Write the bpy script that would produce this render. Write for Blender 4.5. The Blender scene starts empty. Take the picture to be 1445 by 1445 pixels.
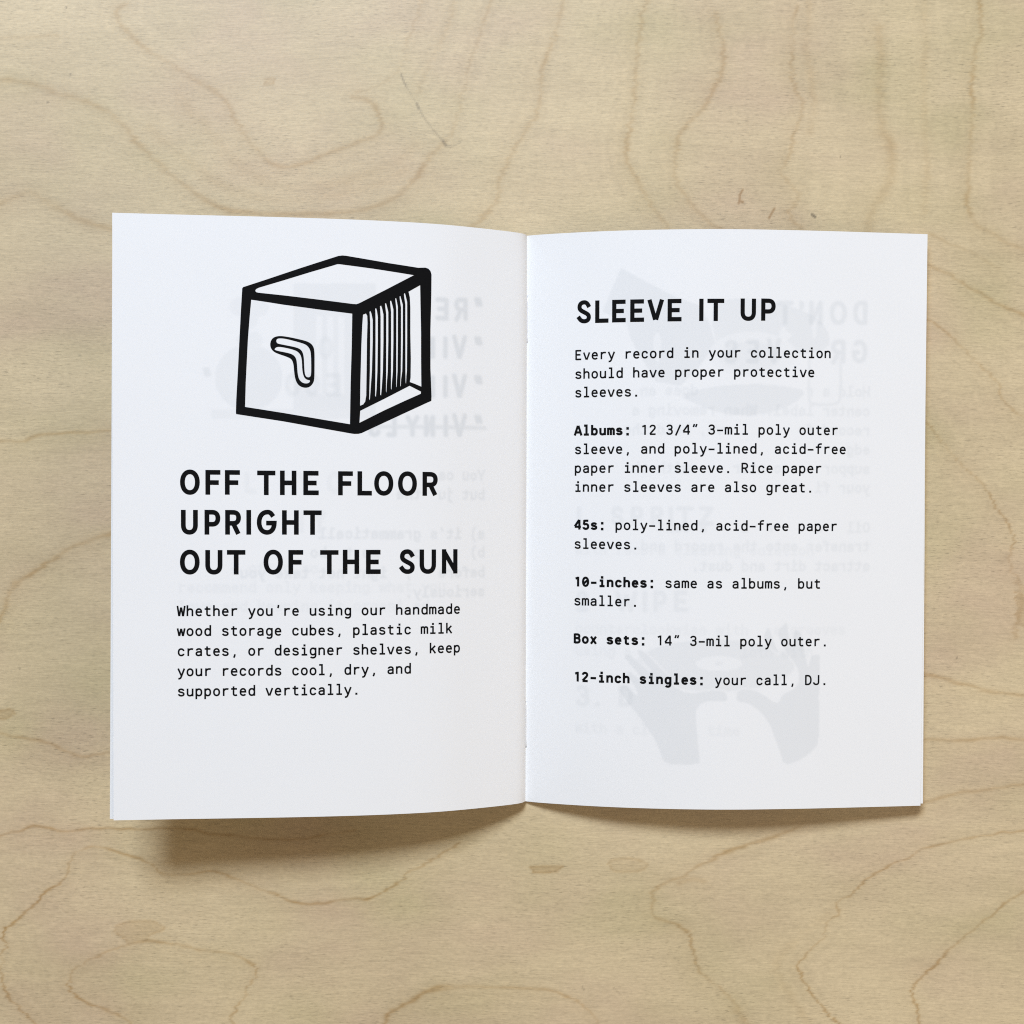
import bpy, math
import numpy as np
from mathutils import Vector, geometry

scene = bpy.context.scene
MM = 0.001
rng = np.random.default_rng(7)

# ------------------------------------------------------------------ camera, light, exposure
CAM_H = 345.0                                        # mm above the fold, looking straight down
cam_data = bpy.data.cameras.new("camera")
cam = bpy.data.objects.new("camera", cam_data)
scene.collection.objects.link(cam)
cam.location = (0, 0, CAM_H * MM)
cam_data.sensor_fit = 'HORIZONTAL'
cam_data.sensor_width = 36.0
cam_data.lens = 36.0 * (CAM_H * 798.0 / 148.0) / 1445.0
cam_data.clip_start = 0.02
cam_data.clip_end = 20.0
scene.camera = cam

world = bpy.data.worlds.new("World")
scene.world = world
world.use_nodes = True
bg = world.node_tree.nodes["Background"]
bg.inputs["Color"].default_value = (1.0, 0.70, 0.38, 1)   # warm light bounced by the room
bg.inputs["Strength"].default_value = 0.14

def area_lamp(name, toward, dist, sx, sy, watts, color):
    d = bpy.data.lights.new(name, 'AREA')
    d.shape = 'RECTANGLE'; d.size = sx; d.size_y = sy
    d.energy = watts; d.color = color
    o = bpy.data.objects.new(name, d)
    scene.collection.objects.link(o)
    v = Vector(toward).normalized()
    o.location = v * dist
    o.rotation_euler = v.to_track_quat('Z', 'Y').to_euler()
    return o

area_lamp("window_light", (-0.20, 0.82, 1.0), 2.6, .97, .57, 49.0, (0.94, 0.955, 0.94))     # the window beyond the top of the picture
area_lamp("blue_fill_light", (-0.30, 0.76, 1.0), 0.90, .30, .20, 2.0, (0.22, 0.52, 1.0))   # added blue fill lamp, cools the left side
area_lamp("room_light", (0.84, -0.30, 0.62), 1.15, .80, .80, 3.5, (1.0, 0.90, 0.80))   # room light from the right

vs = scene.view_settings
vs.view_transform = 'Standard'
vs.look = 'None'
vs.exposure = 0.29
vs.gamma = 1.0
vs.use_curve_mapping = False
scene.cycles.use_denoising = False
scene.cycles.max_bounces = 8
scene.cycles.filter_width = 1.1

# ------------------------------------------------------------------ small helpers
def node(nt, kind, **kw):
    n = nt.nodes.new(kind)
    for k, v in kw.items(): setattr(n, k, v)
    return n

def new_material(name):
    m = bpy.data.materials.new(name)
    m.use_nodes = True
    return m, m.node_tree, m.node_tree.nodes["Principled BSDF"]

def link_mesh(name, verts, faces, material, parent=None, smooth=True):
    me = bpy.data.meshes.new(name)
    me.from_pydata(verts, [], faces)
    me.validate()
    me.materials.append(material)
    if smooth: me.polygons.foreach_set("use_smooth", [True] * len(me.polygons))
    me.update()
    o = bpy.data.objects.new(name, me)
    scene.collection.objects.link(o)
    if parent: o.parent = parent
    return o

def smoothstep(a, b, x):
    t = np.clip((x - a) / (b - a), 0, 1)
    return t * t * (3 - 2 * t)

def value_noise(x, y, seed):
    """smooth lattice noise, -1..1"""
    r = np.random.default_rng(seed).uniform(-1, 1, (256, 256))
    xi = np.floor(x).astype(int); yi = np.floor(y).astype(int)
    fx = x - xi; fy = y - yi
    fx = fx * fx * (3 - 2 * fx); fy = fy * fy * (3 - 2 * fy)
    a = r[yi % 256, xi % 256]; b = r[yi % 256, (xi + 1) % 256]
    c = r[(yi + 1) % 256, xi % 256]; d = r[(yi + 1) % 256, (xi + 1) % 256]
    return (a * (1 - fx) + b * fx) * (1 - fy) + (c * (1 - fx) + d * fx) * fy

def inside(poly, x, y):
    """even-odd point in polygon on arrays"""
    r = np.zeros(x.shape, bool)
    n = len(poly)
    for i in range(n):
        x0, y0 = poly[i]; x1, y1 = poly[(i + 1) % n]
        if y0 == y1: continue
        c = (y0 > y) != (y1 > y)
        r ^= c & (x < (x1 - x0) * (y - y0) / (y1 - y0) + x0)
    return r

def chaikin(p, times=2, closed=False):
    p = [tuple(map(float, q)) for q in p]
    for _ in range(times):
        q = []
        n = len(p)
        for i in range(n if closed else n - 1):
            a, b = p[i], p[(i + 1) % n]
            q += [(a[0] * .75 + b[0] * .25, a[1] * .75 + b[1] * .25), (a[0] * .25 + b[0] * .75, a[1] * .25 + b[1] * .75)]
        if not closed: q = [p[0]] + q + [p[-1]]
        p = q
    return p

# ------------------------------------------------------------------ geometry of the open booklet (millimetres)
D = 345.0                     # lens height above the fold
C0 = 722.5                    # picture centre of the photograph (1445 px square)
PH = 148.0                    # page height
FPX = D * 798.0 / PH          # focal length in photograph pixels
TABLE_Z = -0.85

def pchip(x, y, xi):
    x = np.asarray(x, float); y = np.asarray(y, float)
    h = np.diff(x); d = np.diff(y) / h
    m = np.zeros_like(y)
    m[0] = d[0]; m[-1] = d[-1]
    for k in range(1, len(x) - 1):
        if d[k - 1] * d[k] > 0:
            w1 = 2 * h[k] + h[k - 1]; w2 = h[k] + 2 * h[k - 1]
            m[k] = (w1 + w2) / (w1 / d[k - 1] + w2 / d[k])
    k = np.clip(np.searchsorted(x, xi) - 1, 0, len(x) - 2)
    t = (xi - x[k]) / h[k]
    return ((1 + 2 * t) * (1 - t) ** 2 * y[k] + t * (1 - t) ** 2 * h[k] * m[k]
            + t * t * (3 - 2 * t) * y[k + 1] + t * t * (t - 1) * h[k] * m[k + 1])

class Page:
    """A curled page: a profile (X, Z) ruled straight up and down the sheet."""
    def __init__(s, side, prof, yt, width, dx_outer):
        s.side = side
        X = np.array([(x - C0) * PH / h for x, h in prof])
        Z = np.array([D - FPX * PH / h for x, h in prof])
        o = np.argsort(X)
        xi = np.linspace(X.min(), X.max(), 6001)
        zi = pchip(X[o], Z[o], xi)
        if side < 0: xi = xi[::-1]; zi = zi[::-1]
        u = np.concatenate([[0], np.cumsum(np.hypot(np.diff(xi), np.diff(zi)))])
        uu = np.arange(0, u[-1], 0.05)
        x2 = np.interp(uu, u, xi); z2 = np.interp(uu, u, zi)
        kern = np.exp(-0.5 * (np.arange(-150, 151) * 0.05 / 2.4) ** 2); kern /= kern.sum()
        def sm(a):
            p = np.concatenate([2 * a[0] - a[150:0:-1], a, 2 * a[-1] - a[-2:-152:-1]])
            return np.convolve(p, kern, 'valid')
        w = np.clip((uu - 2.0) / 7.0, 0, 1); w = w * w * (3 - 2 * w)
        x2 = x2 * (1 - w) + sm(x2) * w; z2 = z2 * (1 - w) + sm(z2) * w
        u2 = np.concatenate([[0], np.cumsum(np.hypot(np.diff(x2), np.diff(z2)))])
        s.U = u2; s.X = x2; s.Z = z2
        s.W = min(width, u2[-1]) if width else u2[-1]
        s.yt = yt; s.dx0 = -0.46; s.dx1 = dx_outer
        tx = np.gradient(x2, u2); tz = np.gradient(z2, u2)
        if side > 0: s.NX, s.NZ = -tz, tx
        else: s.NX, s.NZ = tz, -tx
    def at(s, u, v, off=0.0, dx_extra=0.0, dy=0.0):
        """page (u mm from the fold, v mm down from the top) -> world mm"""
        u = np.asarray(u, float); v = np.asarray(v, float)
        X = np.interp(u, s.U, s.X); Z = np.interp(u, s.U, s.Z)
        nx = np.interp(u, s.U, s.NX); nz = np.interp(u, s.U, s.NZ)
        f = u / s.U[-1]
        X = X + (s.dx0 + (s.dx1 + dx_extra - s.dx0) * f) * v / PH + nx * off
        Y = s.yt[0] + (s.yt[1] - s.yt[0]) * f - v + dy
        return X, Y, Z + nz * off
    def find(s, px, py):
        """where on the page the printed point seen at a photograph pixel lies: (u, v)"""
        v = PH / 2
        for _ in range(8):
            X, Y, Z = s.at(s.U, np.full_like(s.U, v))
            k = FPX / (D - Z); xs = C0 + X * k
            o = np.argsort(xs, kind='stable')
            u = np.interp(px, xs[o], s.U[o])
            z = np.interp(u, s.U, s.Z)
            yw = (C0 - py) * (D - z) / FPX
            v = s.yt[0] + (s.yt[1] - s.yt[0]) * u / s.U[-1] - yw
        return float(u), float(v)

LEFT = Page(-1, [(744, 798), (741, 801.2), (736, 804.2), (728, 807), (706, 812.3), (670, 820), (625, 828.5), (560, 836.3),
                 (500, 841.2), (400, 847), (300, 851.2), (250, 853.2), (158, 857.5)], (72.35, 72.9), None, 0.35)
RIGHT = Page(1, [(744, 798), (752, 799.6), (770, 802.6), (800, 806.4), (848, 811.6), (910, 816), (973, 818.6), (1023, 819.3),
                 (1123, 816.6), (1223, 811.4), (1309, 806.4)], (72.3, 71.95), None, -1.83)

# ------------------------------------------------------------------ the birch plywood tabletop
TS = (D - TABLE_Z) / FPX                      # mm of table per photograph pixel
# annual rings traced on the veneer: (width, strength, halo, points)
RINGS = [
 (5, .28, .2, [(0,54),(40,52),(80,50)]),
 (7, .55, .5, [(0,112),(25,115),(55,120),(83,133),(105,137),(130,147),(150,157),(165,168),(178,180),(190,197),(205,212),(220,228),(240,245),(255,258),(270,270),(300,290),(335,301),(450,303),(520,296),(565,275),(593,245),(605,220),(627,203)]),
 (6, .5, .5, [(178,5),(160,14),(168,31),(176,42),(187,51),(207,70),(220,79),(245,93),(266,108),(290,122),(310,133),(325,152),(331,166),(341,185),(354,203),(370,220),(389,235),(412,235),(437,228),(454,220),(470,214),(487,208),(507,201),(526,194),(539,185),(537,172),(535,162),(530,150),(520,141),(508,137),(497,136)]),
 (4, .35, .3, [(503,129),(528,125),(549,112),(566,96),(572,77),(574,60),(590,20),(597,-5)]),
 (5, .35, .4, [(695,-5),(684,25),(677,50),(668,75),(661,100),(654,129),(648,155),(641,180),(629,202)]),
 (7, .22, .3, [(641,-5),(634,30),(620,64),(600,100),(590,130)]),
 (6, .55, .5, [(797,-5),(789,25),(783,55),(769,82),(762,110),(764,137),(760,157),(739,189),(726,210),(712,235),(704,258),(703,283),(687,299),(673,315),(640,340)]),
 (6, .6, .6, [(912,-5),(905,23),(901,60),(898,100),(895,140),(891,171),(881,215),(888,235),(900,258),(911,274),(925,297),(943,322),(960,350)]),
 (6, .42, .5, [(1010,20),(1023,75),(1019,103),(1007,126),(996,148),(968,178),(956,199),(953,224),(952,251),(966,278),(984,299),(1007,317),(1030,335)]),
 (5, .5, .5, [(1123,10),(1119,46),(1117,80),(1119,110),(1123,128),(1133,141),(1131,164),(1119,190),(1118,210),(1110,228),(1101,242),(1112,256),(1121,267),(1128,277),(1112,297),(1115,310),(1131,322),(1150,340)]),
 (9, .25, .3, [(1142,5),(1140,34),(1137,68),(1142,96),(1148,125),(1150,165),(1140,185)]),
 (12, .34, .4, [(1240,40),(1243,91),(1241,137),(1245,183),(1257,201),(1259,228),(1255,263),(1236,285),(1229,306),(1226,330)]),
 (8, .2, .3, [(1304,0),(1306,60),(1304,120),(1306,190),(1308,240),(1304,300)]),
 (6, .6, .5, [(1381,-5),(1385,34),(1382,57),(1373,87),(1370,123),(1373,148),(1370,183),(1370,205),(1366,228),(1367,263),(1364,292),(1373,310),(1382,321),(1406,334),(1427,346),(1450,354)]),
 (4, .3, .3, [(1312,330),(1340,345),(1365,352),(1390,368),(1410,380)]),
 (5, .5, .4, [(1300,368),(1311,375),(1336,385),(1360,402),(1387,416),(1412,431),(1450,448)]),
 (4, .72, .4, [(1290,440),(1311,452),(1326,463),(1348,481),(1363,494),(1381,515),(1400,530),(1409,542),(1412,557),(1424,576),(1439,585),(1452,592)]),
 (4, .72, .4, [(1300,590),(1313,603),(1330,624),(1351,649),(1375,673),(1393,691),(1403,713),(1415,728),(1427,746),(1431,760),(1430,773),(1423,787),(1425,804),(1436,816),(1448,836)]),
 (9, .6, .3, [(1436,822),(1444,845),(1436,870),(1433,898)]),
 (5, .55, .4, [(1295,951),(1308,953),(1336,958),(1351,964),(1369,967),(1387,974),(1412,979),(1450,981)]),
 (5, .5, .4, [(1295,1044),(1351,1045),(1406,1041),(1450,1043)]),
 (5, .5, .4, [(1290,1136),(1308,1131),(1336,1124),(1357,1117),(1390,1117),(1418,1110),(1450,1106)]),
 (3.6, .85, .35, [(1450,1171),(1408,1176),(1368,1182),(1324,1192),(1293,1199),(1289,1209),(1267,1215),(1249,1225),(1236,1234),(1218,1243),(1205,1260),(1187,1269),(1179,1278),(1189,1288),(1169,1299),(1162,1311),(1165,1320),(1145,1338),(1127,1358),(1128,1371),(1138,1391),(1149,1407),(1160,1424),(1176,1438),(1192,1450)]),
 (4.2, .85, .35, [(1450,1255),(1422,1272),(1404,1287),(1380,1305),(1357,1325),(1338,1342),(1320,1362),(1304,1374),(1287,1391),(1287,1409),(1295,1420),(1296,1450)]),
 (5.5, .7, .4, [(1130,1165),(1100,1178),(1059,1190),(1041,1197),(1015,1206),(1002,1214),(975,1227),(968,1236),(942,1243),(922,1254),(920,1272),(920,1294),(944,1300),(960,1307),(975,1318),(976,1336),(980,1351),(982,1365),(993,1376),(1015,1393),(1033,1411),(1046,1429),(1056,1450)]),
 (8, .6, .3, [(955,1247),(975,1240),(992,1243)]),
 (14, .5, .3, [(1036,1420),(1046,1432),(1054,1450)]),
 (7, .72, .35, [(541,1448),(548,1429),(566,1420),(588,1407),(606,1398),(625,1392),(646,1392),(680,1393)]),
 (4.5, .7, .4, [(600,1400),(646,1394),(680,1393),(735,1393),(770,1397),(790,1401),(808,1409),(826,1420),(837,1433),(847,1450)]),
 (4, .8, .4, [(-5,1183),(13,1175),(29,1172),(42,1165),(51,1165),(73,1169),(84,1172),(97,1172),(124,1169),(155,1169),(173,1171),(221,1169),(272,1170),(286,1175),(320,1178),(351,1184),(373,1184),(420,1186),(444,1180),(500,1172)]),
 (4, .85, .35, [(53,1450),(33,1427),(13,1409),(5,1393),(2,1374),(4,1356),(3,1343),(13,1334),(2,1322),(9,1309),(26,1296),(40,1285),(53,1274),(60,1260),(75,1252),(93,1241),(97,1227),(96,1216),(106,1205),(120,1197),(137,1195),(159,1201),(190,1210),(215,1218),(224,1231),(235,1235),(257,1234),(281,1232),(300,1228),(313,1231),(329,1238),(351,1247),(373,1256),(400,1267),(415,1273),(450,1276),(468,1272),(490,1268),(521,1269),(550,1253),(570,1241),(575,1232),(597,1221),(620,1207),(650,1190)]),
 (4.2, .85, .35, [(188,1450),(173,1433),(151,1426),(124,1416),(102,1402),(95,1389),(102,1372),(115,1361),(135,1350),(155,1341),(173,1334),(199,1327),(226,1328),(248,1333),(288,1341),(320,1344),(344,1352),(358,1361),(363,1371),(358,1380),(349,1391),(344,1407),(331,1424),(324,1438),(333,1450)]),
 (5, .75, .4, [(-5,623),(30,623),(49,616),(70,612),(122,610),(170,606)]),
 (8, .45, .4, [(-5,290),(23,276),(46,268),(70,288),(91,298),(113,312),(137,318),(170,326)]),
 (7, .62, .5, [(-5,880),(9,856),(13,834),(25,821),(57,802),(80,784),(105,770),(127,762),(170,750)]),
 (5, .62, .4, [(-5,1032),(19,1041),(45,1042),(76,1052),(102,1065),(121,1068),(137,1063),(170,1062)]),
 (16, .18, .2, [(250,130),(300,190),(340,235),(390,268),(470,262),(540,240),(590,205)]),
 (12, .16, .2, [(210,180),(260,225),(310,262),(370,282),(450,280),(530,262),(570,240)]),
 (14, .15, .2, [(1170,1290),(1120,1330),(1090,1360),(1110,1400),(1140,1440)]),
]
STAINS = [   # filled patches of darker, tanner wood: (strength, softness px, polygon)
 (.30, 3, [(159,1312),(163,1306),(170,1303),(184,1300),(213,1299),(224,1303),(232,1309),(230,1313),(218,1316),(210,1320),(206,1329),(178,1332),(174,1323),(163,1317)]),
 (.5, 3, [(747,1223),(770,1222),(794,1222),(788,1230),(768,1232),(752,1231)]),
 (.16, 3, chaikin([(858,1214),(880,1210),(905,1214),(917,1221),(908,1229),(870,1231),(860,1226)], 1, True)),
 (.45, 6, [(-10,1005),(14,1000),(22,1008),(8,1015),(-10,1014)]),
 (.35, 5, [(1434,835),(1450,842),(1450,885),(1434,880)]),
 (.3, 4, [(372,112),(384,110),(386,118),(374,120)]),
]
SCRATCHES = [   # dark marks: (width, strength, points)
 (1.6, .8, [(566,105),(569,113),(573,122)]), (1.2, .35, [(573,122),(588,146)]), (3.2, .75, [(588,146),(591,153)]), (1.6, .5, [(591,153),(601,170),(627,202)]),
 (3.4, .8, [(625,199),(629,205)]), (1.4, .35, [(627,204),(636,208),(650,201)]),
 (1.7, 1, [(93,10),(94,11)]), (1.7, 1, [(99,104),(100,105)]), (1.7, .9, [(67,144),(68,144)]), (1.6, .8, [(1186,221),(1186,222)]), (1.4, .6, [(918,214),(918,215)]),
 (3.4, 1.25, [(1146,303),(1150,306)]), (1.9, 1, [(1350,928),(1350,929)]), (1.5, .7, [(497,307),(498,308)]), (1.5, .7, [(27,943),(28,944)]),
 (1.6, .5, [(821,1391),(824,1397)]), (1.2, .4, [(866,1394),(876,1404)]), (2, .6, [(410,1406),(412,1406)]), (1.5, .6, [(539,1351),(540,1352)]),
]
AMBER = [(2.4, 1, [(1048,268),(1044,275),(1044,281),(1042,287)]), (3.4, 1, [(1044,284),(1048,285)]), (2.6, .9, [(1093,294),(1089,301),(1085,308)])]

def build_tabletop():
    inner = np.arange(-150, 150.01, 0.36)
    outer = np.array([160, 180, 210, 260, 340.])
    g = np.concatenate([-outer[::-1], inner, outer])
    n = len(g)
    GX, GY = np.meshgrid(g, g)
    px = (GX / TS + C0); py = (C0 - GY / TS)
    nz = lambda sx, sy, seed: value_noise(px / sx + 400, py / sy + 400, seed)
    # the rings wander in little horizontal steps along the fibres
    jx = px + 3.2 * nz(26, 3.2, 1) + 2.0 * nz(9, 2.0, 2)
    jy = py + 1.4 * nz(14, 9, 3)
    grain = np.zeros_like(px); halo = np.zeros_like(px); stain = np.zeros_like(px); dark = np.zeros_like(px); amber = np.zeros_like(px)
    near = np.full_like(px, 1e3); sgn = np.zeros_like(px)
    xs = g / TS + C0; ys = C0 - g[::-1] / TS
    def window(p0, p1, m):
        i0, i1 = np.searchsorted(xs, [min(p0[0], p1[0]) - m, max(p0[0], p1[0]) + m])
        j0, j1 = np.searchsorted(ys, [min(p0[1], p1[1]) - m, max(p0[1], p1[1]) + m])
        return slice(n - j1, n - j0), slice(i0, i1)
    def segdist(p0, p1, sl, X, Y):
        dx, dy = p1[0] - p0[0], p1[1] - p0[1]; L2 = dx * dx + dy * dy + 1e-9
        x = X[sl] - p0[0]; y = Y[sl] - p0[1]
        t = np.clip((x * dx + y * dy) / L2, 0, 1)
        ex = x - t * dx; ey = y - t * dy
        return np.sqrt(ex * ex + ey * ey), dx * ey - dy * ex
    wv = 0.72 + 0.45 * nz(60, 40, 5) + 0.25 * nz(14, 10, 6)
    for w, st, ha, pts in RINGS:
        pts = chaikin(pts, 1)
        gl = {}
        for a, b in zip(pts[:-1], pts[1:]):
            sl = window(a, b, 80)
            d, side = segdist(a, b, sl, jx, jy)
            if w < 9:
                c = d < near[sl]
                sgn[sl] = np.where(c, np.sign(side), sgn[sl]); near[sl] = np.where(c, d, near[sl])
            hw = w * (1.25 if a[1] < 340 else 1) * (.55 + .25 * wv[sl])
            core = np.exp(-(d / (hw * .62)) ** 2)
            grain[sl] = np.maximum(grain[sl], st * .9 * core * np.clip(wv[sl], .3, 1.3))
            wide = np.where(side > 0, 16 + w, 5 + w * .5)
            halo[sl] = np.maximum(halo[sl], ha * np.exp(-(d / wide) ** 1.6))
    dn = near + 6 * nz(45, 30, 11) + 3 * nz(18, 9, 12)
    band = np.cos(dn * 2 * np.pi / np.where(sgn > 0, 17.0, 23.0)) * np.exp(-near / 38) * np.clip(.55 + .8 * nz(90, 60, 13), 0, 1.2) * smoothstep(3, 9, near)
    band += .9 * nz(16, 120, 14) * smoothstep(950, 1150, px) * smoothstep(420, 250, py) + .35 * nz(70, 26, 15)
    for w, st, pts in SCRATCHES:
        for a, b in zip(pts[:-1], pts[1:]):
            sl = window(a, b, 8); d, _ = segdist(a, b, sl, px, py)
            dark[sl] = np.maximum(dark[sl], st * .62 * smoothstep(w * .75 + .5, w * .35, d))
    for w, st, pts in AMBER:
        for a, b in zip(pts[:-1], pts[1:]):
            sl = window(a, b, 8); d, _ = segdist(a, b, sl, px, py)
            amber[sl] = np.maximum(amber[sl], st * smoothstep(w * .75 + .5, w * .3, d))
    for st, soft, poly in STAINS:
        q = np.array(poly); lo = q.min(0); hi = q.max(0)
        sl = window(lo, hi, 10)
        stain[sl] = np.maximum(stain[sl], st * inside(poly, jx[sl] + 3 * nz(12, 2, 8)[sl], py[sl]) * (.7 + .3 * wv[sl]))
        for a, b in zip(poly, list(poly[1:]) + [poly[0]]):
            s2 = window(a, b, 10); d, _ = segdist(a, b, s2, jx, py)
            grain[s2] = np.maximum(grain[s2], max(st * .8, .3) * np.exp(-(d / 1.8) ** 2))
    z = np.full_like(GX, TABLE_Z)
    top = np.stack([GX, GY, z], -1).reshape(-1, 3) * MM
    low = np.array([(g[0], g[0]), (g[-1], g[0]), (g[-1], g[-1]), (g[0], g[-1])])
    bot = np.concatenate([low, np.full((4, 1), TABLE_Z - 18)], 1) * MM
    verts = np.concatenate([top, bot])
    me = bpy.data.meshes.new("tabletop")
    idx = np.arange(n * n).reshape(n, n)
    quads = np.stack([idx[:-1, :-1], idx[:-1, 1:], idx[1:, 1:], idx[1:, :-1]], -1).reshape(-1, 4)
    b0 = n * n
    edges = [list(idx[0, ::-1]) + [b0, b0 + 1], list(idx[::-1, -1]) + [b0 + 1, b0 + 2], list(idx[-1, :]) + [b0 + 2, b0 + 3],
             list(idx[:, 0]) + [b0 + 3, b0], [b0 + 3, b0 + 2, b0 + 1, b0]]
    loops = np.concatenate([quads.ravel()] + [np.array(e) for e in edges])
    sizes = np.array([4] * len(quads) + [len(e) for e in edges])
    me.vertices.add(len(verts)); me.vertices.foreach_set("co", verts.ravel())
    me.loops.add(len(loops)); me.loops.foreach_set("vertex_index", loops.astype(np.int32))
    me.polygons.add(len(sizes)); me.polygons.foreach_set("loop_start", np.concatenate([[0], np.cumsum(sizes)[:-1]]).astype(np.int32))
    me.polygons.foreach_set("loop_total", sizes.astype(np.int32))
    me.update(calc_edges=True); me.validate()
    for nm, arr in (("grain", grain), ("halo", halo), ("stain", stain), ("dark", dark), ("amber", amber), ("band", band)):
        a = me.attributes.new(nm, 'FLOAT', 'POINT')
        a.data.foreach_set("value", np.concatenate([arr.ravel(), np.zeros(4)]).astype(np.float32))
    me.materials.append(wood_material())
    o = bpy.data.objects.new("tabletop", me)
    scene.collection.objects.link(o)
    o["kind"] = "structure"
    o["label"] = "pale birch plywood tabletop with wavy brown grain lines under the booklet"
    return o

def wood_material():
    m, nt, bsdf = new_material("birch_plywood")
    L = nt.links.new
    tc = node(nt, 'ShaderNodeTexCoord')
    def noise(sx, sy, detail=2.0, rough=.5, rot=0.0, warp=None):
        mp = node(nt, 'ShaderNodeMapping')
        mp.inputs['Scale'].default_value = (sx, sy, 1)
        mp.inputs['Rotation'].default_value = (0, 0, rot)
        L(warp if warp else tc.outputs['Object'], mp.inputs['Vector'])
        nz = node(nt, 'ShaderNodeTexNoise')
        nz.inputs['Scale'].default_value = 1.0
        nz.inputs['Detail'].default_value = detail
        nz.inputs['Roughness'].default_value = rough
        L(mp.outputs[0], nz.inputs['Vector'])
        return nz.outputs['Fac']
    def mathn(op, a, b=None, clamp=False):
        n = node(nt, 'ShaderNodeMath', operation=op, use_clamp=clamp)
        for i, v in enumerate((a, b)):
            if v is None: continue
            if isinstance(v, (int, float)): n.inputs[i].default_value = v
            else: L(v, n.inputs[i])
        return n.outputs[0]
    def remap(v, a, b, c, d):
        n = node(nt, 'ShaderNodeMapRange', clamp=True)
        L(v, n.inputs[0])
        for i, x in enumerate((a, b, c, d)): n.inputs[i + 1].default_value = x
        return n.outputs[0]
    def mix(fac, a, b, mode='MIX'):
        n = node(nt, 'ShaderNodeMix', data_type='RGBA', blend_type=mode)
        if isinstance(fac, (int, float)): n.inputs[0].default_value = fac
        else: L(fac, n.inputs[0])
        for i, v in ((6, a), (7, b)):
            if isinstance(v, tuple): n.inputs[i].default_value = (*v, 1)
            else: L(v, n.inputs[i])
        return n.outputs[2]
    def attr(nm):
        return node(nt, 'ShaderNodeAttribute', attribute_name=nm).outputs['Fac']
    # fibres bend a little across the sheet
    bend = noise(9, 7, 1)
    comb = node(nt, 'ShaderNodeCombineXYZ')
    L(mathn('MULTIPLY', mathn('SUBTRACT', bend, .5), .010), comb.inputs[1])
    add = node(nt, 'ShaderNodeVectorMath', operation='ADD')
    L(tc.outputs['Object'], add.inputs[0]); L(comb.outputs[0], add.inputs[1])
    W = add.outputs[0]
    tint = remap(noise(22, 30, 2), .36, .64, 0, 1)
    tone = remap(noise(17, 38, 3, .55, .5), .34, .66, 0, 1)
    fibre = noise(260, 2700, 3, .6, 0, W)
    fibre2 = noise(60, 800, 2, .5, 0, W)
    speck = noise(900, 1500, 1, .5, 0, W)
    pores = noise(520, 4000, 1, .4, .05, W)
    patch = remap(noise(25, 40, 2), .35, .65, .25, 1)
    col = mix(tint, (.508, .424, .246), (.540, .411, .274))
    col = mix(tone, col, (.615, .498, .311))
    f = mathn('ADD', remap(fibre, .25, .75, -.12, .12), remap(fibre2, .25, .75, -.05, .05))
    f = mathn('ADD', f, remap(speck, .25, .75, -.065, .065))
    f = mathn('ADD', f, mathn('MULTIPLY', attr("band"), .042))
    f = mathn('ADD', f, 1.0)
    p = mathn('MULTIPLY', remap(pores, .60, .75, 0, .36), patch)
    f = mathn('MULTIPLY', f, mathn('SUBTRACT', 1.0, p))
    sc = node(nt, 'ShaderNodeVectorMath', operation='SCALE')
    L(col, sc.inputs[0]); L(f, sc.inputs['Scale'])
    col = sc.outputs[0]
    col = mix(mathn('MULTIPLY', attr("halo"), .42), col, mix(1.0, col, (.86, .80, .70), 'MULTIPLY'))
    gfac = mathn('MULTIPLY', attr("grain"), remap(fibre, .25, .75, .75, 1.1), True)
    col = mix(gfac, col, mix(1.0, col, (.66, .52, .33), 'MULTIPLY'))
    col = mix(attr("stain"), col, mix(1.0, col, (.72, .60, .42), 'MULTIPLY'))
    col = mix(mathn('MULTIPLY', attr("amber"), .62, True), col, (.26, .13, .035))
    col = mix(mathn('MULTIPLY', attr("dark"), .82, True), col, (.035, .026, .018))
    L(col, bsdf.inputs['Base Color'])
    bsdf.inputs['Roughness'].default_value = .50
    bsdf.inputs['Specular IOR Level'].default_value = .50
    bp = node(nt, 'ShaderNodeBump')
    bp.inputs['Strength'].default_value = .25
    bp.inputs['Distance'].default_value = .00006
    L(mathn('SUBTRACT', fibre, mathn('MULTIPLY', p, 1.2)), bp.inputs['Height'])
    L(bp.outputs[0], bsdf.inputs['Normal'])
    return m

build_tabletop()

# ------------------------------------------------------------------ lettering: pen strokes drawn as outlines
def parse_path(s):
    """'M x y L x y C ...; M ...' -> list of point lists"""
    out = []
    for piece in s.split(';'):
        tok = piece.split(); pts = []; i = 0; cmd = None
        while i < len(tok):
            if tok[i] in 'MLC': cmd = tok[i]; i += 1
            if cmd in 'ML': pts.append((float(tok[i]), float(tok[i + 1]))); i += 2
            else:
                a = [float(t) for t in tok[i:i + 6]]; i += 6
                x0, y0 = pts[-1]
                for k in range(1, 9):
                    t = k / 8; q = 1 - t
                    pts.append((q**3*x0 + 3*q*q*t*a[0] + 3*q*t*t*a[2] + t**3*a[4], q**3*y0 + 3*q*q*t*a[1] + 3*q*t*t*a[3] + t**3*a[5]))
        if pts: out.append(pts)
    return out

def ring_path(cx, cy, rx, ry):
    k = .58
    return (f"M {cx} {cy+ry} C {cx+rx*k} {cy+ry} {cx+rx} {cy+ry*.62} {cx+rx} {cy} C {cx+rx} {cy-ry*.62} {cx+rx*k} {cy-ry} {cx} {cy-ry} "
            f"C {cx-rx*k} {cy-ry} {cx-rx} {cy-ry*.62} {cx-rx} {cy} C {cx-rx} {cy+ry*.62} {cx-rx*k} {cy+ry} {cx} {cy+ry}")

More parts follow.
